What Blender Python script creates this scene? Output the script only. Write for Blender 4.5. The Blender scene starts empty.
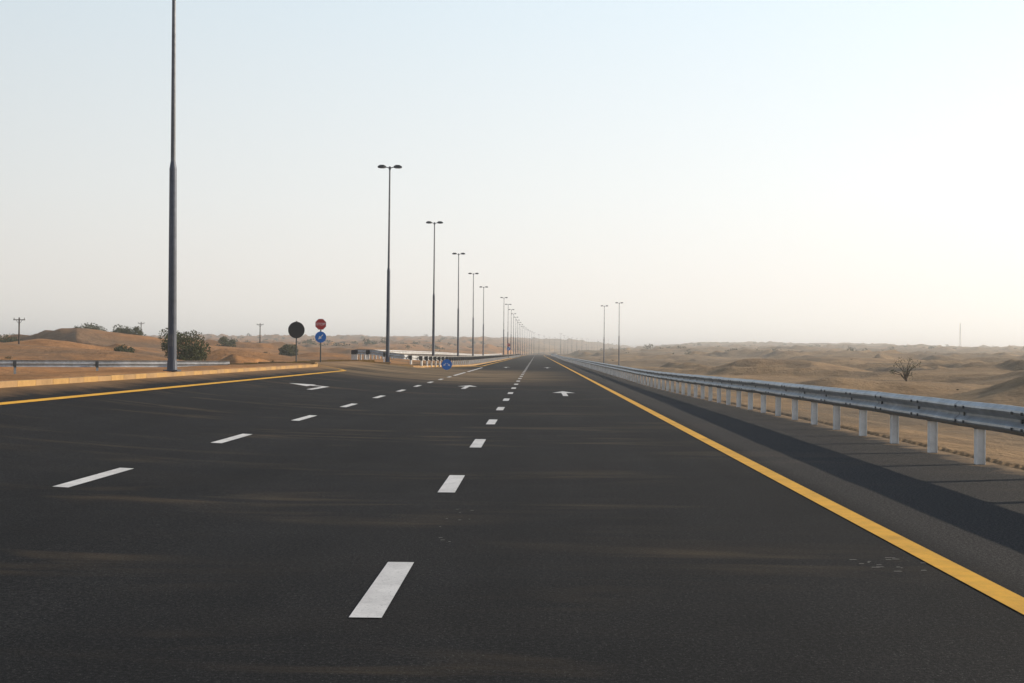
import bpy, math, random
import numpy as np
from mathutils import Matrix, Vector
random.seed(7); rng=np.random.default_rng(7)
sc=bpy.context.scene
sc.view_settings.view_transform='Standard'
try: sc.view_settings.look='None'
except Exception: pass
sc.view_settings.exposure=0

def lin(c): 
    return tuple([(v/255/12.92 if v/255<=.04045 else ((v/255+.055)/1.055)**2.4) for v in c])+(1,)
# ---------------------------------------------------------------- materials
def mat(name, col, rough=.8, metal=0, spec=.5):
    m=bpy.data.materials.new(name); m.use_nodes=True
    b=m.node_tree.nodes['Principled BSDF']
    b.inputs['Base Color'].default_value=(*col[:3],1); b.inputs['Roughness'].default_value=rough
    b.inputs['Metallic'].default_value=metal; b.inputs['Specular IOR Level'].default_value=spec
    return m
class NB:
    def __init__(s,m): s.t=m.node_tree; s.n=s.t.nodes; s.l=s.t.links; s.b=s.n.get('Principled BSDF')
    def node(s,typ,**k):
        n=s.n.new(typ)
        for a,v in k.items(): setattr(n,a,v)
        return n
    def link(s,a,b): s.l.new(a,b)
    def coord(s): 
        g=s.node('ShaderNodeNewGeometry'); return g.outputs['Position']
    def noise(s,scale,detail=4,rough=.55,vec=None,stretch=None,dist=0):
        n=s.node('ShaderNodeTexNoise'); n.inputs['Scale'].default_value=scale
        n.inputs['Detail'].default_value=detail; n.inputs['Roughness'].default_value=rough
        n.inputs['Distortion'].default_value=dist
        v=vec or s.coord()
        if stretch:
            mp=s.node('ShaderNodeMapping'); mp.inputs['Scale'].default_value=stretch[:3]
            if len(stretch)>3: mp.inputs['Rotation'].default_value=(0,0,stretch[3])
            s.link(v,mp.inputs['Vector']); v=mp.outputs['Vector']
        s.link(v,n.inputs['Vector']); return n.outputs['Fac']
    def vor(s,scale):
        n=s.node('ShaderNodeTexVoronoi'); n.inputs['Scale'].default_value=scale; s.link(s.coord(),n.inputs['Vector']); return n
    def ramp(s,fac,stops):
        r=s.node('ShaderNodeValToRGB'); e=r.color_ramp.elements
        while len(e)<len(stops): e.new(.5)
        for el,(p,c) in zip(e,stops):
            el.position=p; el.color=(*c[:3],1) if hasattr(c,'__len__') else (c,c,c,1)
        s.link(fac,r.inputs['Fac']); return r.outputs['Color']
    def mix(s,f,a,b,mode='MIX'):
        m=s.node('ShaderNodeMix',data_type='RGBA',blend_type=mode)
        for sock,v in ((m.inputs[0],f),(m.inputs[6],a),(m.inputs[7],b)):
            if isinstance(v,(int,float)): sock.default_value=v
            elif hasattr(v,'__len__'): sock.default_value=(*v[:3],1)
            else: s.link(v,sock)
        return m.outputs[2]
    def math(s,op,a,b=0,clamp=False):
        m=s.node('ShaderNodeMath',operation=op,use_clamp=clamp)
        for i,v in enumerate((a,b)):
            if isinstance(v,(int,float)): m.inputs[i].default_value=v
            else: s.link(v,m.inputs[i])
        return m.outputs[0]
    def mrange(s,v,a,b,c=0,d=1,smooth=False):
        m=s.node('ShaderNodeMapRange'); 
        if smooth: m.interpolation_type='SMOOTHSTEP'
        s.link(v,m.inputs[0])
        for i,q in enumerate((a,b,c,d)): m.inputs[i+1].default_value=q
        return m.outputs[0]
    def bump(s,h,strength=.3,dist=.02):
        b=s.node('ShaderNodeBump'); b.inputs['Strength'].default_value=strength; b.inputs['Distance'].default_value=dist
        s.link(h,b.inputs['Height']); s.link(b.outputs['Normal'],s.b.inputs['Normal'])

def sand_mat():
    m=mat('desert_sand',(.3,.2,.1),.95,0,.1); s=NB(m)
    big=s.noise(.02,5,.6); med=s.noise(.35,6,.65); fine=s.noise(14,5,.7)
    g=s.node('ShaderNodeSeparateXYZ'); s.link(s.coord(),g.inputs[0])
    left=s.mrange(g.outputs[0],-4,-14)
    c=s.ramp(big,[(.3,(.43,.265,.13)),(.5,(.35,.23,.122)),(.7,(.28,.195,.115))])
    c=s.mix(s.math('MULTIPLY',left,.8),c,(.47,.215,.075))
    c2=s.ramp(med,[(.3,(.5,.48,.46)),(.55,(1,1,1)),(.8,(1.0,1.0,1.0))])
    c=s.mix(.8,c,c2,'MULTIPLY')
    c3=s.ramp(fine,[(.3,(.5,.5,.5)),(.6,(1,1,1))])
    c=s.mix(.6,c,c3,'MULTIPLY')
    flats=s.ramp(s.noise(.014,6,.7,stretch=(1,1.6,1)),[(.45,0.),(.56,1.)])
    c=s.mix(s.math('MULTIPLY',flats,.6),c,(.15,.12,.085))
    s.link(c,s.b.inputs['Base Color'])
    rip=s.noise(3.5,3,.5,stretch=(1,.35,1,.5)); hum=s.noise(.5,5,.65)
    h=s.math('ADD',s.math('MULTIPLY',rip,.6),s.math('MULTIPLY',fine,.4))
    h=s.math('ADD',h,s.math('MULTIPLY',hum,4.))
    s.bump(h,.8,.10)
    return m
def asphalt_mat():
    m=mat('asphalt',(.04,.04,.04),.9,0,.16); s=NB(m)
    g1=s.noise(120,3,.8); g0=s.noise(38,4,.85); mid=s.noise(1.1,5,.6); lane=s.noise(.8,4,.6,stretch=(1,.05,1))
    patch=s.noise(.16,5,.65,dist=.5)
    grain=s.math('ADD',s.math('MULTIPLY',g1,.4),s.math('MULTIPLY',g0,.6))
    c=s.ramp(grain,[(.38,(.002,.002,.0025)),(.5,(.0115,.0115,.012)),(.58,(.043,.042,.041)),(.66,(.13,.127,.123))])
    v=s.vor(48); peb=s.ramp(v.outputs['Distance'],[(.10,1.),(.26,0.)])
    vc=s.node('ShaderNodeSeparateColor'); s.link(v.outputs['Color'],vc.inputs[0])
    peb=s.math('MULTIPLY',peb,s.mrange(vc.outputs[0],.70,.80))
    c=s.mix(s.math('MULTIPLY',peb,.9),c,(.15,.147,.144))
    c=s.mix(.8,c,s.ramp(mid,[(.3,.6),(.7,1.0)]),'MULTIPLY')
    c=s.mix(.8,c,s.ramp(lane,[(.35,.55),(.65,1.0)]),'MULTIPLY')
    c=s.mix(.8,c,s.ramp(patch,[(.35,.5),(.6,1.0)]),'MULTIPLY')
    g=s.node('ShaderNodeSeparateXYZ'); s.link(s.coord(),g.inputs[0])
    # blown sand film lying on the road: a few soft wisps
    w1=s.noise(1.0,5,.6,stretch=(.34,1.4,1,.10),dist=.9); w2=s.noise(.26,3,.5,stretch=(.7,1.2,1))
    f=s.math('MULTIPLY',s.ramp(w1,[(.48,0.),(.74,1.)]),s.ramp(w2,[(.48,.06),(.62,1.)]))
    f=s.math('MULTIPLY',f,s.mrange(g.outputs[0],2.5,-1.5,.26,.46))
    c=s.mix(f,c,(.175,.120,.062))
    j=s.math('MULTIPLY',s.mrange(g.outputs[1],52,72,smooth=True),s.mrange(g.outputs[1],110,86,smooth=True))
    j=s.math('MULTIPLY',j,s.mrange(g.outputs[0],3,-2))
    j=s.math('MULTIPLY',j,s.ramp(s.noise(.5,5,.6,stretch=(.3,1,1)),[(.35,.1),(.6,.85)]))
    c=s.mix(j,c,(.28,.19,.10))
    sf=s.math('MULTIPLY',s.mrange(g.outputs[0],3.05,3.35),.40)
    c=s.mix(sf,c,s.ramp(grain,[(.38,(.006,.006,.006)),(.5,(.040,.038,.036)),(.60,(.19,.175,.16))]))
    e=s.math('ADD',g.outputs[0],s.math('MULTIPLY',s.math('SUBTRACT',s.noise(1.7,5,.7),.5),1.3))
    c=s.mix(s.math('MULTIPLY',s.mrange(e,6.0,6.4),.85),c,(.30,.20,.11))
    e2=s.math('ADD',g.outputs[0],s.math('MULTIPLY',s.math('SUBTRACT',s.noise(.9,5,.7),.5),1.6))
    c=s.mix(s.math('MULTIPLY',s.mrange(e2,-10.3,-11.3),.65),c,(.32,.19,.09))
    s.link(c,s.b.inputs['Base Color'])
    s.bump(grain,1.0,.014)
    return m
def paint_mat(name,col,wear=.42):
    m=mat(name,col,.7,0,.3); s=NB(m)
    n=s.noise(55,5,.85); n2=s.noise(2.5,5,.7)
    c=s.ramp(n,[(wear-.1,tuple(v*.2 for v in col)),(wear,col),(.8,tuple(min(1,v*1.1) for v in col))])
    c=s.mix(.75,c,s.ramp(n2,[(.3,.62),(.6,1.)]),'MULTIPLY')
    s.link(c,s.b.inputs['Base Color']); s.bump(n,.4,.004); return m
def steel_mat(name='galvanised_steel',col=(.42,.44,.46),metal=.75,rough=.42):
    m=mat(name,col,rough,metal); s=NB(m)
    n=s.noise(5,5,.7); n2=s.noise(40,3,.6); st=s.noise(1.2,4,.7,stretch=(1,1,.2))
    c=s.ramp(n,[(.3,tuple(v*.68 for v in col)),(.7,tuple(v*1.1 for v in col))])
    c=s.mix(.6,c,s.ramp(st,[(.35,(.62,.60,.57)),(.6,(1,1,1))]),'MULTIPLY')
    s.link(c,s.b.inputs['Base Color'])
    s.link(s.ramp(n2,[(.3,rough-.08),(.7,rough+.12)]),s.b.inputs['Roughness'])
    return m
M_sand=sand_mat(); M_asph=asphalt_mat()
M_white=paint_mat('white_road_paint',(.70,.68,.64)); M_yel=paint_mat('yellow_road_paint',(.76,.39,.02),.38)
M_scuff=mat('paint_scuff',(.13,.12,.11),.9)
M_steel=steel_mat(); M_steel2=steel_mat('galvanised_steel_dull',(.55,.56,.57),.1,.6); M_dark=steel_mat('dark_steel',(.09,.095,.10),.5,.5)
M_polelow=steel_mat('pole_lower_steel',(.10,.115,.15),.4,.5); M_poleup=steel_mat('pole_upper_steel',(.14,.15,.17),.4,.5)
M_postw=paint_mat('white_post_paint',(.80,.78,.75),.3)
M_wood=mat('weathered_wood',(.06,.045,.035),.9)
M_bark=mat('bark',(.09,.065,.045),.9)
def leaf_mat(name,a,b):
    m=mat(name,a,.8,0,.2); s=NB(m); n=s.noise(1.6,3,.7)
    s.link(s.ramp(n,[(.3,a),(.7,b)]),s.b.inputs['Base Color']); return m
M_leaf=leaf_mat('foliage',(.025,.034,.012),(.07,.075,.03))
M_scrub=leaf_mat('scrub_foliage',(.06,.055,.032),(.16,.125,.068))

# ---------------------------------------------------------------- helpers
def link(o): sc.collection.objects.link(o); return o
def mesh_obj(name,verts,faces,mats,mi=None,smooth=False,parent=None):
    me=bpy.data.meshes.new(name); me.from_pydata([tuple(v) for v in verts],[],[tuple(f) for f in faces])
    for m in mats: me.materials.append(m)
    if mi is not None: me.polygons.foreach_set('material_index',list(mi))
    if smooth: me.polygons.foreach_set('use_smooth',[True]*len(me.polygons))
    me.update(); o=bpy.data.objects.new(name,me); link(o)
    if parent: o.parent=parent
    return o
class MB:
    def __init__(s): s.v=[];s.f=[];s.m=[]
    def add(s,vs,fs,m=0):
        k=len(s.v); s.v+= [tuple(v) for v in vs]; s.f+=[tuple(i+k for i in f) for f in fs]; s.m+=[m]*len(fs)
    def box(s,cx,cy,cz,sx,sy,sz,m=0,rz=0):
        c,sn=math.cos(rz),math.sin(rz); vs=[]
        for dz in(-.5,.5):
            for dx,dy in((-.5,-.5),(.5,-.5),(.5,.5),(-.5,.5)):
                X,Y=dx*sx,dy*sy; vs.append((cx+X*c-Y*sn,cy+X*sn+Y*c,cz+dz*sz))
        s.add(vs,[(3,2,1,0),(4,5,6,7),(0,1,5,4),(1,2,6,5),(2,3,7,6),(3,0,4,7)],m)
    def tube(s,p0,p1,r0,r1,n=10,m=0,caps=True):
        p0=Vector(p0);p1=Vector(p1);d=(p1-p0).normalized()
        a=Vector((1,0,0)) if abs(d.x)<.9 else Vector((0,1,0)); u=d.cross(a).normalized(); w=d.cross(u)
        vs=[]
        for p,r in((p0,r0),(p1,r1)):
            for i in range(n):
                t=2*math.pi*i/n; vs.append(p+u*math.cos(t)*r+w*math.sin(t)*r)
        fs=[(i,(i+1)%n,n+(i+1)%n,n+i) for i in range(n)]
        if caps: fs+=[tuple(range(n))[::-1],tuple(range(n,2*n))]
        s.add(vs,fs,m)
    def obj(s,name,mats,smooth=False,parent=None): return mesh_obj(name,s.v,s.f,mats,s.m,smooth,parent)

def hsh(ix,iy,seed):
    v=np.sin(ix*127.1+iy*311.7+seed*74.7)*43758.5453; return v-np.floor(v)
def vn(x,y,seed=0):
    ix=np.floor(x);iy=np.floor(y);fx=x-ix;fy=y-iy
    fx=fx*fx*fx*(fx*(fx*6-15)+10);fy=fy*fy*fy*(fy*(fy*6-15)+10)
    a=hsh(ix,iy,seed);b=hsh(ix+1,iy,seed);c=hsh(ix,iy+1,seed);d=hsh(ix+1,iy+1,seed)
    return (a*(1-fx)+b*fx)*(1-fy)+(c*(1-fx)+d*fx)*fy
def sstep(a,b,x):
    t=np.clip((x-a)/(b-a),0,1); return t*t*(3-2*t)
# ---------------------------------------------------------------- terrain / road height
def xc(y):
    q=np.clip(np.asarray(y,float)-500,0,2100)/1000; return 60*q**2
def Ledge(y):
    y=np.asarray(y,float)
    near=-11.3-12*sstep(64,72,y)**2
    far=-6.1-16*(1-sstep(84,92,y))**3-2.2*(1-sstep(90,125,y))
    return np.where(y<78,near,far)
def roadz(x,y):
    x=np.asarray(x,float)-xc(y); y=np.asarray(y,float)
    t=np.clip((-13-x)/11,0,1); t=t*t*(3-2*t)
    p=np.where(x<-12,.75,.0075*np.minimum(x+2,0)**2)-.5*t
    f=1-sstep(90,330,y)
    sh=-.11*np.clip(x-3.2,0,3.3)*sstep(12,75,y)*(1-sstep(250,500,y))
    return p*f+sh+.0066*np.clip(y-900,0,1700)*sstep(850,1400,y)
DUNES=[(-58,125,22,9,2.3),(-38,155,9,8,2.1),(-75,190,20,10,2.6),(-26,108,6,5,.9),(31.5,80,7,6,2.6),(22,98,7,6,1.2),(44,112,12,7,2.0),
       (60,160,18,9,2.2),(33,190,10,8,1.5),(95,210,24,10,2.6),(-60,84,14,6,1.1),(-95,260,26,12,3.0),(24,50,6,4,.5),(70,300,24,12,2.6),(120,380,34,14,3.0),(-33,128,9,9,-.8)]
def saw(u,p=.86):
    t=u-np.floor(u); a=np.clip(t/p,0,1); b=np.clip((t-p)/(1-p),0,1)
    return (a*a*(1.6-.6*a))*(1-b)**1.2
def H(x,y):
    x=np.asarray(x,float);y=np.asarray(y,float); xr=x-xc(y); D=np.hypot(x,y)
    rt=np.maximum(xr-6.6,0); lt=np.maximum(-13.5-xr,0); lat=np.maximum(rt,lt)
    base_r=-1.4*sstep(0,10,rt)
    base_l=-.6*sstep(2,14,lt)
    k=sstep(-.08,.06,x/np.maximum(D,1)); 
    rl=.0080*np.maximum(D-130,0)*sstep(130,350,D); rr=.0052*np.maximum(D-250,0)*sstep(250,650,D)
    rise=(rl*(1-k)+rr*k)*sstep(0,60+.04*D,lat)
    amp=sstep(0,14,lat)*(.28+.0017*np.minimum(D,1300))
    n=(vn(x/23+3,y/15,1)-.5)*.8+(1-np.abs(2*vn(x/70+9+vn(x/40,y/40,8),y/46,2)-1)-.5)*1.2+(vn(x/260,y/200,3)-.5)*1.4*sstep(200,600,D)+(vn(x/7,y/6,4)-.5)*.35+(vn(x/2.1,y/1.7,5)-.5)*.12
    wu=vn(x/40,y/40,21)*2.4+vn(x/14,y/14,22)*.45
    s1=saw((-.72*x-.69*y)/24+wu)*np.clip(vn(x/36,y/36,23)*2.0-.5,0,1)
    s2=saw((-.8*x-.6*y)/85+wu*.8)*np.clip(vn(x/130,y/130,24)*2.0-.5,0,1)
    du=sstep(2,16,lat)*(1.15*s1*(1+.0009*D)+2.6*s2*sstep(120,340,D))*(1-.6*sstep(1500,4000,D))
    z=roadz(x,y)*(1-sstep(200,900,lat))+base_r+base_l+rise+amp*n+du
    z=z+(vn(x/1.3,y/1.6,6)-.5)*.07*sstep(.2,1.5,lat)
    for cx,cy,sx,sy,h in DUNES:
        wx=x+1.5*np.sin(y*.21+cx); dx=(wx-cx)/sx; dy=(y-cy)/sy
        dx=np.where(dx<0,dx*1.5,dx*.75); d=np.sqrt(dx*dx+dy*dy+.004)
        g=np.clip(1-d/1.7,0,1)**1.4; z=z+h*g*sstep(0,6,lat)
    L=Ledge(y); mg=.12+.003*D
    inside=((xr>L-mg)&(xr<6.45+mg))|((xr>-23.3-mg)&(xr<-14.6+mg)&(y>70))
    z=np.where(inside,roadz(x,y)-.07-.0006*D,z+.05*(1-sstep(0,3,lat))*(xr<0))
    return z
def Hs(x,y): return float(H(np.array([x]),np.array([y]))[0])

R=[2.0]
while R[-1]<7000: R.append(R[-1]*1.0125+.02)
R=np.array(R)
a1=np.arange(-32,32,.095); a2=np.arange(32,328,2.0)
A=np.radians(np.concatenate([a1,a2])); nr,na=len(R),len(A)
X=np.outer(R,np.sin(A)); Y=np.outer(R,np.cos(A)); Z=H(X,Y)
V=np.stack([X,Y,Z],-1).reshape(-1,3)
i=np.arange(nr-1)[:,None]*na; j=np.arange(na)[None,:]; jn=(j+1)%na
F=np.stack([i+j,i+na+j,i+na+jn,i+jn],-1).reshape(-1,4)
me=bpy.data.meshes.new('desert_ground')
me.vertices.add(len(V)+1); me.vertices.foreach_set('co',np.vstack([V,[[0,0,-.07]]]).ravel())
inner=np.array([[len(V),k,(k+1)%na] for k in range(na)])
nl=F.size+inner.size; me.loops.add(nl); me.loops.foreach_set('vertex_index',np.concatenate([F.ravel(),inner.ravel()]).astype(np.int32))
me.polygons.add(len(F)+len(inner))
me.polygons.foreach_set('loop_start',np.concatenate([np.arange(len(F))*4,F.size+np.arange(len(inner))*3]).astype(np.int32))
me.polygons.foreach_set('use_smooth',[True]*(len(F)+len(inner)))
me.materials.append(M_sand); me.update(calc_edges=True); me.validate()
link(bpy.data.objects.new('desert_ground',me))

ys=[-20.0]
while ys[-1]<2600: ys.append(ys[-1]+max(.6,abs(ys[-1])*.02))
def sheet(name,ys,Lf,Rf,mat_,nx=40,off=0.0):
    ys=np.array(ys); v=[];f=[]
    for y in ys:
        L,Rr=float(Lf(y)),float(Rf(y))
        xs=np.linspace(L,Rr,nx)+float(xc(y)); zs=roadz(xs,np.full(nx,y))+off
        v+=[(a,y,b) for a,b in zip(xs,zs)]
    for a in range(len(ys)-1):
        for b in range(nx-1):
            k=a*nx+b; f.append((k,k+1,k+nx+1,k+nx))
    return mesh_obj(name,v,f,[mat_],smooth=True)
sheet('highway_road',ys,Ledge,lambda y:6.45,M_asph,44)
ys2=[y for y in ys if y>=70.5]
sheet('opposite_carriageway',ys2,lambda y:-23.3,lambda y:-14.6,M_asph,14,-.008)

# markings
mk=MB()
def strip(x0f,w,y0,y1,m,step=None,zo=.005):
    yy=[y0]
    while yy[-1]<y1: yy.append(min(y1,yy[-1]+(step or max(.5,abs(yy[-1])*.02))))
    vs=[]
    for y in yy:
        c=x0f(y)+float(xc(y))
        for s in(-.5,.5):
            x=c+s*w; vs.append((x,y,float(roadz(x,y))+zo+.00006*max(y,0)))
    mk.add(vs,[(2*k,2*k+1,2*k+3,2*k+2) for k in range(len(yy)-1)],m)
strip(lambda y:2.93,.20,-18,2500,1)
strip(lambda y:-9.85,.20,-18,63,1)
strip(lambda y:-9.85-9*float(sstep(63,71,y))**2,.2,63,70.5,1)
strip(lambda y:-5.35-3.4*(1-float(sstep(84,125,y))),.2,85,2500,1)
y=7.0-6.25*3
while y<1500:
    strip(lambda t:-.95,.185,y,y+1.85,0); y+=6.25
y=12.8-6.25*4
while y<78:
    strip(lambda t:-4.9,.17,y,y+2.1,0); y+=6.25
strip(lambda t:-4.9,.16,74,112,0)
def poly(pts,m=0):
    vs=[(x,y,float(roadz(x,y))+.0055) for x,y in pts]; mk.add(vs,[tuple(range(len(vs)))],m)
def arrow(x,y,kind):
    if kind=='s':
        poly([(x-.09,y),(x+.09,y),(x+.09,y+3.2),(x-.09,y+3.2)]); poly([(x-.42,y+3.2),(x+.42,y+3.2),(x,y+5.2)])
    else:
        poly([(x-.09,y),(x+.09,y),(x+.09,y+3.0),(x-.09,y+3.0)])
        poly([(x-.5,y+3.0),(x+.09,y+3.0),(x+.09,y+3.5),(x-.5,y+3.5)]); poly([(x-.5,y+2.3),(x-.5,y+4.2),(x-1.3,y+3.25)])
arrow(1.0,43,'s'); arrow(-2.95,50,'s'); arrow(-7.4,40.5,'l')
arrow(1.0,118,'s'); arrow(-2.95,118,'s')
for k in range(16):
    px=2.62+rng.uniform(-.3,.22); py=9.0+rng.uniform(-.28,.3); w=rng.uniform(.008,.035)
    poly([(px-w,py-.012),(px+w,py-.008),(px+w*.7,py+.012),(px-w*.8,py+.01)],2)
for k in range(10):
    px=-.8+rng.uniform(-.06,.25); py=10.6+rng.uniform(-.9,1.3); w=rng.uniform(.006,.02)
    poly([(px-w,py-.012),(px+w,py-.008),(px+w*.7,py+.012),(px-w*.8,py+.01)],2)
mk.obj('road_markings',[M_white,M_yel,M_scuff])

M_kg=paint_mat('kerb_dusty_paint',(.37,.23,.105)); M_ky=paint_mat('kerb_yellow_paint',(.44,.265,.095))
kb=MB()
def kerb(path,mb,blk=1.0):
    for a in range(len(path)-1):
        (x0,y0),(x1,y1)=path[a],path[a+1]; L=math.hypot(x1-x0,y1-y0); n=max(1,round(L/blk))
        for k in range(n):
            t=(k+.5)/n; x=x0+(x1-x0)*t; y=y0+(y1-y0)*t
            z=float(roadz(x,y)); mb.box(x,y,z+rng.uniform(-.006,.006),L/n-.012,.16,.24,(k//1)%2,math.atan2(y1-y0,x1-x0)+rng.uniform(-.006,.006))
pth=[(float(Ledge(t))-.08,float(t)) for t in list(range(-16,64,2))+[64,66,68,69,70]]
kerb(pth,kb); kb.obj('kerb',[M_kg,M_ky])
kb=MB(); kerb([(float(Ledge(t))-.08,float(t)) for t in [86,87,88,89,90,92,94,96,98,100,104,108,112,116,120,130,140,150,170,200,240,300]],kb,1.2)
kb.obj('kerb',[M_kg,M_ky])

# ---------------------------------------------------------------- guardrails
PROF=[(.0,.180),(-.015,.178),(-.03,.160),(-.075,.130),(-.083,.105),(-.078,.075),(-.03,.035),(-.01,.015),(-.01,-.015),(-.03,-.035),(-.078,-.075),(-.083,-.105),(-.075,-.130),(-.03,-.160),(-.015,-.178),(0,-.180)]
def guardrail(path,zf,side=1,spacing=2.08,zc=.72,endlow=(),pm=None,detail=True,bm=None):
    P=[Vector((a,b,0)) for a,b in path]
    seg=[0]
    for a in range(len(P)-1): seg.append(seg[-1]+(P[a+1]-P[a]).length)
    tot=seg[-1]
    def at(s):
        s=min(max(s,0),tot)
        for a in range(len(P)-1):
            if s<=seg[a+1]+1e-6:
                t=(s-seg[a])/(seg[a+1]-seg[a]); return P[a].lerp(P[a+1],t),(P[a+1]-P[a]).normalized()
        return P[-1],(P[-1]-P[-2]).normalized()
    mb=MB(); vs=[]; s=0; L=[]
    while s<tot: L.append(s); s+=spacing/2 if s<300 else spacing*4
    L.append(tot)
    for s in L:
        p,d=at(s); p2,d2=at(s+.4); p1,d1=at(s-.4); d=(d1+d2).normalized(); nrm=Vector((d.y,-d.x,0))*side
        z=zf(p.x,p.y)+zc+rng.uniform(-.006,.006)
        for o,h in PROF: vs.append((p.x+nrm.x*o,p.y+nrm.y*o,z+h))
    k=len(PROF); fs=[]
    for a in range(len(L)-1):
        for b in range(k-1): fs.append((a*k+b,a*k+b+1,(a+1)*k+b+1,(a+1)*k+b))
    mb.add(vs,fs,0)
    s=.6
    while s<tot:
        p,d=at(s); nrm=Vector((d.y,-d.x,0))*side; z=zf(p.x,p.y); rz=math.atan2(d.y,d.x)
        q=p+nrm*.075; mb.box(q.x,q.y,z+zc-.02,.15,.13,.28,2,rz)
        q=p+nrm*.20; tl=rng.uniform(-.012,.012)
        mb.box(q.x,q.y,z+.10+tl,.012,.105,.90,1,rz)
        for w in(-1,1):
            r=q+nrm*(.056*w); mb.box(r.x,r.y,z+.10+tl,.11,.010,.90,1,rz)
        mb.box(q.x,q.y,z+zc-.04,.115,.15,.33,2,rz)  # dark post top: shade under the beam put in as dark material
        if s<80 and detail:
            r=p-nrm*.012; mb.box(r.x,r.y,z+zc,.05,.03,.05,2,rz)
            for e in(-.16,.16):
                for h in(.1,-.1):
                    r=p-nrm*.088+d*e; mb.box(r.x,r.y,z+zc+h,.035,.016,.035,2,rz)
            if int(s/spacing)%2==0:
                r=p+d*.2; 
                vs=[]
                for t in(-.01,.01):
                    for o,h in PROF: vs.append((r.x+d.x*t+nrm.x*(o-.006),r.y+d.y*t+nrm.y*(o-.006),z+zc+h))
                mb.add(vs,[(b,b+1,k+b+1,k+b) for b in range(k-1)],2)
        s+=spacing
    return mb.obj('guardrail',[bm or M_steel,pm or M_postw,M_dark])
rz_=lambda x,y: float(roadz(x,y))
ypts=[-8]+[float(v) for v in range(20,500,40)]+[float(v) for v in range(500,900,40)]
guardrail([(5.98+float(xc(v)),v) for v in ypts],rz_,1,zc=.70)
guardrail([(-42,57),(-34,60),(-27,63),(-22,65.5),(-17.0,69)],lambda x,y:0.04,1,zc=.66,pm=M_steel,detail=False,spacing=4,bm=M_steel2)
guardrail([(-14.2,97),(-13.2,92),(-11,89),(-9.4,89.2),(-8.6,92),(-7.6,105),(-7.0,125),(-6.9,160),(-6.9,500)],lambda x,y:rz_(x,y),1,zc=.68,detail=False,bm=M_steel2)
guardrail([(-14.0,97.5),(-13.6,120),(-13.6,480)],lambda x,y:rz_(x,y),-1,zc=.68,detail=False,bm=M_steel2)

# ---------------------------------------------------------------- street lamps
def lamp_mesh():
    mb=MB()
    mb.box(0,0,.02,.46,.46,.05,0); mb.tube((0,0,.03),(0,0,.35),.165,.15,14,0)
    mb.tube((0,0,.3),(0,0,6.55),.14,.115,16,0); mb.tube((0,0,6.55),(0,0,6.8),.118,.08,16,0)
    mb.tube((0,0,6.7),(0,0,13.85),.078,.052,14,1); mb.tube((0,0,13.8),(0,0,14.02),.085,.07,12,1)
    mb.box(0,-.142,1.0,.12,.02,.4,1)
    for s in(-1,1):
        mb.tube((0,0,13.9),(s*.34,0,13.99),.035,.03,8,1)
        x0,x1=s*.28,s*.86
        def ring(x,w,zt,zb): return [(x,-w,zb),(x,w,zb),(x,w*.75,zt),(x,-w*.75,zt)]
        rs=[ring(x0,.06,14.05,13.93),ring(x0+s*.15,.16,14.12,13.90),ring(x0+s*.40,.17,14.12,13.90),ring(x1,.09,14.04,13.93)]
        vs=sum(rs,[]); fs=[]
        for a in range(3):
            for b in range(4): fs.append((a*4+b,a*4+(b+1)%4,a*4+4+(b+1)%4,a*4+4+b))
        fs+=[(0,1,2,3),(12,13,14,15)]; mb.add(vs,fs,2)
    return mb
lm=lamp_mesh(); first=lm.obj('street_lamp',[M_polelow,M_poleup,M_dark],smooth=False)
LME=first.data
def put_lamp(x,y,h=None,o=None):
    o=o or link(bpy.data.objects.new('street_lamp',LME)); o.location=(x,y,h if h is not None else Hs(x,y)-.01)
    o.rotation_euler=(rng.uniform(-.003,.003),rng.uniform(-.004,.004),rng.uniform(-.05,.05)); return o
lamps=[(-10.6,36.4),(-10.6,89),(-10.55,127),(-10.5,166),(-10.55,206),(-10.6,246)]
for k,(x,y) in enumerate(lamps):
    base=float(roadz(x,y))+.1
    if k==0: x=-11.82; y=40.3; base=float(roadz(x,y))+.06
    if k==1: x-=.05
    o=put_lamp(x,y,base,first if k==0 else None)
    if k==0: o.rotation_euler=(0,-.006,0)
    if k==1: o.rotation_euler=(0,.002,.02)
y=288
while y<1900:
    put_lamp(-7.7+float(xc(y)),y,rz_(-7.7+float(xc(y)),y)); y+=40 if y<800 else 80
put_lamp(15.5,290,Hs(15.5,290)); put_lamp(18,275,Hs(18,275))
y=840
while y<1900:
    put_lamp(9+float(xc(y)),y,rz_(9+float(xc(y)),y)); y+=88

# ---------------------------------------------------------------- signs
M_red=mat('sign_red',(.45,.02,.02),.45); M_blue=mat('sign_blue',(.01,.16,.55),.45); M_sw=mat('sign_white',(.75,.75,.75),.5); M_sb=mat('sign_back_grey',(.03,.031,.033),.6)
def disc(mb,r,z,y,m,n=32,th=.02,a0=0):
    vs=[]
    for yy in(y,y+th):
        for k in range(n):
            t=2*math.pi*(k+.5*a0)/n; vs.append((r*math.cos(t),yy,z+r*math.sin(t)))
    fs=[tuple(range(n)),tuple(range(n,2*n))[::-1]]+[(k,n+k,n+(k+1)%n,(k+1)%n) for k in range(n)]
    mb.add(vs,fs,m)
def flat(mb,pts,y,m): mb.add([(x,y,z) for x,z in pts],[tuple(range(len(pts)))],m)
def text(parent,body,size,x,y,z,m):
    c=bpy.data.curves.new('lettering','FONT'); c.body=body; c.size=size; c.align_x='CENTER'; c.align_y='CENTER'; c.extrude=.001; c.materials.append(m)
    o=bpy.data.objects.new('lettering',c); link(o); o.parent=parent; o.location=(x,y,z); o.rotation_euler=(math.pi/2,0,0)
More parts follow.
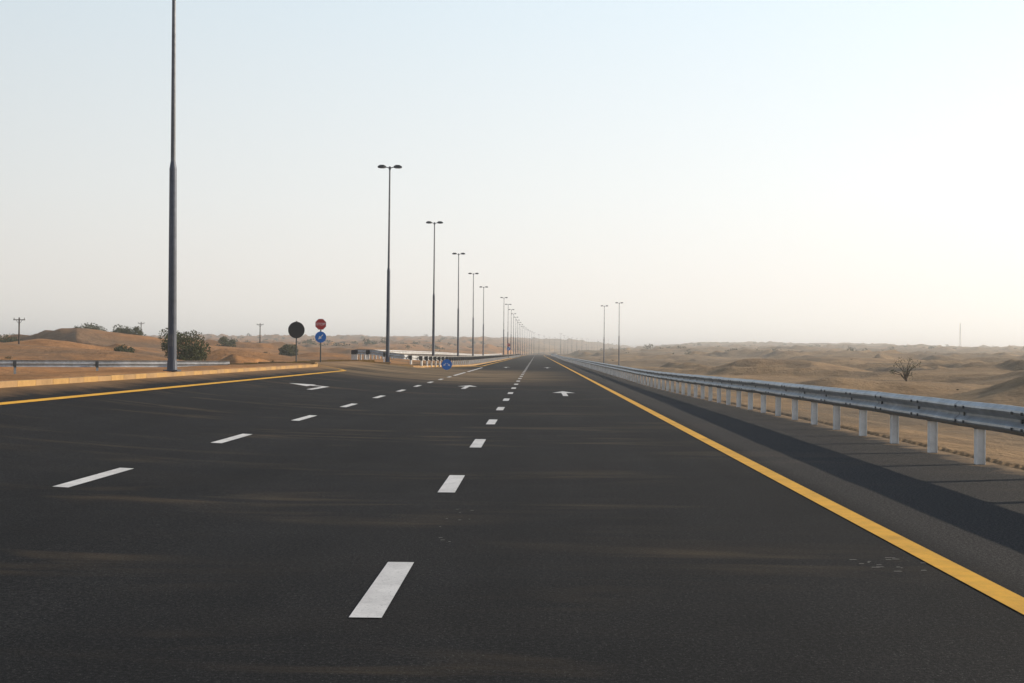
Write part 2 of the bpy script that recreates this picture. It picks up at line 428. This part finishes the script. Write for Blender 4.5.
def darrow(mb,cx,cz,L,ang,y,m):
    c,s=math.cos(ang),math.sin(ang)
    pts=[(-.06,-.5),(.06,-.5),(.06,.05),(.26,-.02),(0,.5),(-.26,-.02),(-.06,.05)]
    pts=[(cx+(a*c-b*s)*L,cz+(a*s+b*c)*L) for a,b in pts]
    flat(mb,[pts[0],pts[1],pts[2],pts[6]],y,m); flat(mb,[pts[3],pts[4],pts[5]],y,m)
def sign(kind,x,y,z):
    mb=MB(); 
    if kind=='back':
        mb.tube((0,.05,0),(0,.05,2.7),.04,.04,10,0); disc(mb,.50,2.15+.0,0,1); disc(mb,.46,2.15,-.004,1)
        mb.box(0,-.012,2.35,.7,.02,.05,1); mb.box(0,-.012,1.95,.7,.02,.05,1)
        o=mb.obj('round_traffic_sign',[M_dark,M_sb])
    elif kind=='stop':
        mb.tube((0,.05,0),(0,.05,2.95),.045,.045,10,0); disc(mb,.38,2.72,0,1,8,.02,1); disc(mb,.36,2.72,-.003,2,8,.002,1)
        disc(mb,.36,1.90,0,3); disc(mb,.34,1.90,-.003,3,32,.002); darrow(mb,0,1.90,.44,math.radians(135),-.005,1)
        o=mb.obj('stop_sign',[M_dark,M_sw,M_red,M_blue]); text(o,'STOP',.24,0,-.006,2.72,M_sw)
    elif kind=='blue':
        mb.tube((0,.05,-.3),(0,.05,1.15),.04,.04,10,0); disc(mb,.38,.80,0,3); disc(mb,.37,.80,-.003,3,32,.002)
        darrow(mb,-.14,.80,.30,math.radians(135),-.005,1); darrow(mb,.14,.80,.30,math.radians(-135),-.005,1)
        o=mb.obj('keep_either_side_sign',[M_steel,M_sw,M_red,M_blue])
    o.location=(x,y,z); return o
sign('back',-14.5,75,Hs(-14.5,75)-.05); sign('stop',-13.9,80,.45)
sign('blue',-6.5,90,rz_(-6.5,90)-.40); sign('stop',-5.95,262,0.25)

# ---------------------------------------------------------------- utility poles and mast
def upole(x,y,h):
    mb=MB(); mb.tube((0,0,0),(0,0,h),.15,.10,8); mb.box(0,0,h-.35,1.7,.1,.12)
    for a in(-.75,0,.75): mb.tube((a,0,h-.3),(a,0,h-.05),.05,.04,6)
    mb.tube((-.5,0,h-.35),(0,0,h-.95),.03,.03,5); mb.tube((.5,0,h-.35),(0,0,h-.95),.03,.03,5)
    o=mb.obj('utility_pole',[M_wood]); o.location=(x,y,Hs(x,y)-.1); return o
po=upole(-75.2,180,6.6); po.location.z=5.9-6.6
upole(-69,310,5); upole(-102,320,5.5); upole(-150,420,7)
mb=MB()
for a in range(14):
    z0=a*2.4; w=1.1*(1-a/16); w2=1.1*(1-(a+1)/16)
    for s,t in((-1,-1),(1,-1),(1,1),(-1,1)):
        mb.tube((s*w,t*w,z0),(s*w2,t*w2,z0+2.4),.12,.12,4,0,False)
    mb.tube((-w,-w,z0),(w2,-w2,z0+2.4),.08,.08,4,0,False); mb.tube((w,w,z0),(-w2,w2,z0+2.4),.08,.08,4,0,False)
o=mb.obj('lattice_mast',[M_steel]); o.location=(504,1500,Hs(504,1500)-1)

# ---------------------------------------------------------------- vegetation
def leafquads(mb,c,r,n,size,m,flat_=.7,rnd=random):
    for _ in range(n):
        d=Vector((rnd.gauss(0,1),rnd.gauss(0,1),rnd.gauss(0,1))).normalized()*(r*rnd.random()**.4)
        p=Vector(c)+Vector((d.x,d.y,d.z*flat_))
        u=Vector((rnd.gauss(0,1),rnd.gauss(0,1),rnd.gauss(0,1))).normalized(); w=u.orthogonal().normalized()
        s=size*rnd.uniform(.5,1.3); mb.add([p-u*s*.5,p+w*s*.35,p+u*s*.5,p-w*s*.35],[(0,1,2,3)],m)
def tree(name,x,y,h,rad,seed,leaves=1500,sz=.16,trunk=.3):
    rnd=random.Random(seed); mb=MB(); th=h*trunk
    mb.tube((0,0,-.3),(rnd.uniform(-.1,.1)*h*.3,0,th),h*.028,h*.02,7,0)
    ncl=rnd.randint(12,17)
    for k in range(ncl):
        a=2*math.pi*k/ncl+rnd.uniform(-.3,.3); rr=rad*rnd.uniform(.15,.85); z=th+(h-th)*rnd.uniform(.05,.85)
        e=Vector((math.cos(a)*rr,math.sin(a)*rr,z)); mid=Vector((e.x*.4,e.y*.4,th+(z-th)*.55))
        mb.tube((0,0,th*.8),mid,h*.014,h*.009,5,0,False); mb.tube(mid,e,h*.009,h*.003,5,0,False)
        for q in range(3):
            e2=e+Vector((rnd.uniform(-1,1),rnd.uniform(-1,1),rnd.uniform(-.2,.8)))*rad*.25
            mb.tube(e,e2,h*.004,h*.002,4,0,False)
        leafquads(mb,e,rad*rnd.uniform(.22,.44),leaves//ncl,sz,1,.8,rnd)
    o=mb.obj(name,[M_bark,M_leaf]); o.location=(x,y,Hs(x,y)); return o
tree('acacia_tree',-36.6,130,3.6,3.0,1,4800,.22,.06)
for q,(a,b,h,r) in enumerate([(-107,252,2.6,3.4),(-108,300,3.4,4.0),(-104,296,3.6,3.4),(-97,290,4.2,3.4),(-90,275,3.2,2.8),(-118,335,3.2,4.0),(-75,300,3.4,3.0),(-58,175,1.8,1.8),(-48,240,2.4,2.2)]):
    t_=tree('acacia_tree',a,b,h,r,20+q,2200,.34 if b>200 else .22,.06)
    if q==0: t_.location.z-=.5
tree('acacia_tree',30.5,104,3.6,1.3,6,520,.09,.4)
def mass(name,pts,mt,nq,seed):
    rnd=random.Random(seed); mb=MB()
    for x,y,r,hh in pts:
        z=Hs(x,y); D=math.hypot(x,y)
        n=int(nq*(1.8 if D<120 else 1 if D<400 else .7))
        for k in range(2+int(r>.8)):
            leafquads(mb,(x+rnd.uniform(-.4,.4)*r,y+rnd.uniform(-.4,.4)*r,z+hh*.4),r*rnd.uniform(.5,.8),n,r*.32,0,hh/r*.8,rnd)
    return mb.obj(name,[mt])
pts=[];tp=[]
rnd=random.Random(11)
while len(pts)<480:
    D=90*math.exp(rnd.random()*2.8); a=math.radians(rnd.uniform(-30,30)); x=D*math.sin(a); y=D*math.cos(a)
    xr=x-float(xc(y))
    if -25<xr<9.5: continue
    if D<200 and rnd.random()<.7: continue
    if float(vn(np.array([x/40]),np.array([y/40]),12)[0])<.5: continue
    r=rnd.uniform(.15,.45)*(1 if D<150 else 1.2 if D<400 else 2.0); pts.append((x,y,r,r*rnd.uniform(.4,.8)))
mass('desert_scrub',pts,M_scrub,16,1)
while len(tp)<520:
    D=600*math.exp(rnd.random()*1.6); a=math.radians(rnd.uniform(-30,30)); x=D*math.sin(a); y=D*math.cos(a)
    if -30<x-float(xc(y))<25: continue
    if float(vn(np.array([x/180]),np.array([y/180]),14)[0])<.36: continue
    if x>0 and rnd.random()<.5: continue
    r=rnd.uniform(1.1,2.7)*(1+.0005*D); tp.append((x,y,r,r*rnd.uniform(.7,1.0)))
mass('distant_trees',tp,M_leaf,26,2)

# ---------------------------------------------------------------- haze (real air volume)
hz=bpy.data.materials.new('desert_haze_air'); hz.use_nodes=True; nt=hz.node_tree; nt.nodes.clear()
o_=nt.nodes.new('ShaderNodeOutputMaterial'); vs_=nt.nodes.new('ShaderNodeVolumeScatter')
vs_.inputs['Density'].default_value=.00042; vs_.inputs['Anisotropy'].default_value=.35; vs_.inputs['Color'].default_value=(1,.98,.94,1)
nt.links.new(vs_.outputs[0],o_.inputs['Volume'])
hb=MB(); hb.box(0,2500,-15,16000,9000,110,0); hb.obj('haze_air',[hz])

# ---------------------------------------------------------------- light
el=math.radians(20); az=math.radians(70)
S=Vector((math.sin(az)*math.cos(el),math.cos(az)*math.cos(el),math.sin(el)))
sd=bpy.data.lights.new('sun','SUN'); sd.energy=5.0; sd.angle=math.radians(.5); sd.color=(1,.85,.66)
so=link(bpy.data.objects.new('sun',sd)); so.rotation_euler=S.to_track_quat('Z','Y').to_euler()
w=bpy.data.worlds.new('World'); sc.world=w; w.use_nodes=True; t=w.node_tree; t.nodes.clear()
N=t.nodes.new; Lk=t.links.new
out=N('ShaderNodeOutputWorld'); sky=N('ShaderNodeTexSky'); sky.sky_type='NISHITA'; sky.sun_disc=False
sky.sun_elevation=el; sky.sun_rotation=az; sky.dust_density=5; sky.air_density=1
b1=N('ShaderNodeBackground'); b1.inputs[1].default_value=.12; Lk(sky.outputs[0],b1.inputs[0])
tc=N('ShaderNodeTexCoord'); sx=N('ShaderNodeSeparateXYZ'); Lk(tc.outputs['Generated'],sx.inputs[0])
rp=N('ShaderNodeValToRGB'); Lk(sx.outputs[2],rp.inputs[0]); e=rp.color_ramp.elements
st=[(0,(255,250,239)),(.05,(249,245,238)),(.12,(241,243,241)),(.27,(221,234,241)),(.5,(126,150,178)),(1,(70,100,145))]
while len(e)<len(st): e.new(.5)
for q,(p,c) in zip(e,st): q.position=p; q.color=lin(c)
dt=N('ShaderNodeVectorMath'); dt.operation='DOT_PRODUCT'; Lk(tc.outputs['Generated'],dt.inputs[0]); dt.inputs[1].default_value=S
mr=N('ShaderNodeMapRange'); Lk(dt.outputs['Value'],mr.inputs[0]); mr.inputs[1].default_value=-.1; mr.inputs[2].default_value=.75; mr.inputs[3].default_value=.95; mr.inputs[4].default_value=1.36
b2=N('ShaderNodeBackground'); Lk(rp.outputs[0],b2.inputs[0]); Lk(mr.outputs[0],b2.inputs[1])
mx=N('ShaderNodeMixShader'); mx.inputs[0].default_value=.88; Lk(b1.outputs[0],mx.inputs[1]); Lk(b2.outputs[0],mx.inputs[2]); Lk(mx.outputs[0],out.inputs['Surface'])

# ---------------------------------------------------------------- camera
cd=bpy.data.cameras.new('camera'); cam=link(bpy.data.objects.new('camera',cd)); sc.camera=cam
cd.sensor_width=36; cd.lens=43.95; cd.clip_end=20000; cd.clip_start=.05
Rm=Matrix.Rotation(math.radians(1.15),4,'Z')@Matrix.Rotation(math.radians(90.48),4,'X')@Matrix.Rotation(math.radians(.5),4,'Z')
cam.matrix_world=Matrix.Translation((0,0,1.5))@Rm
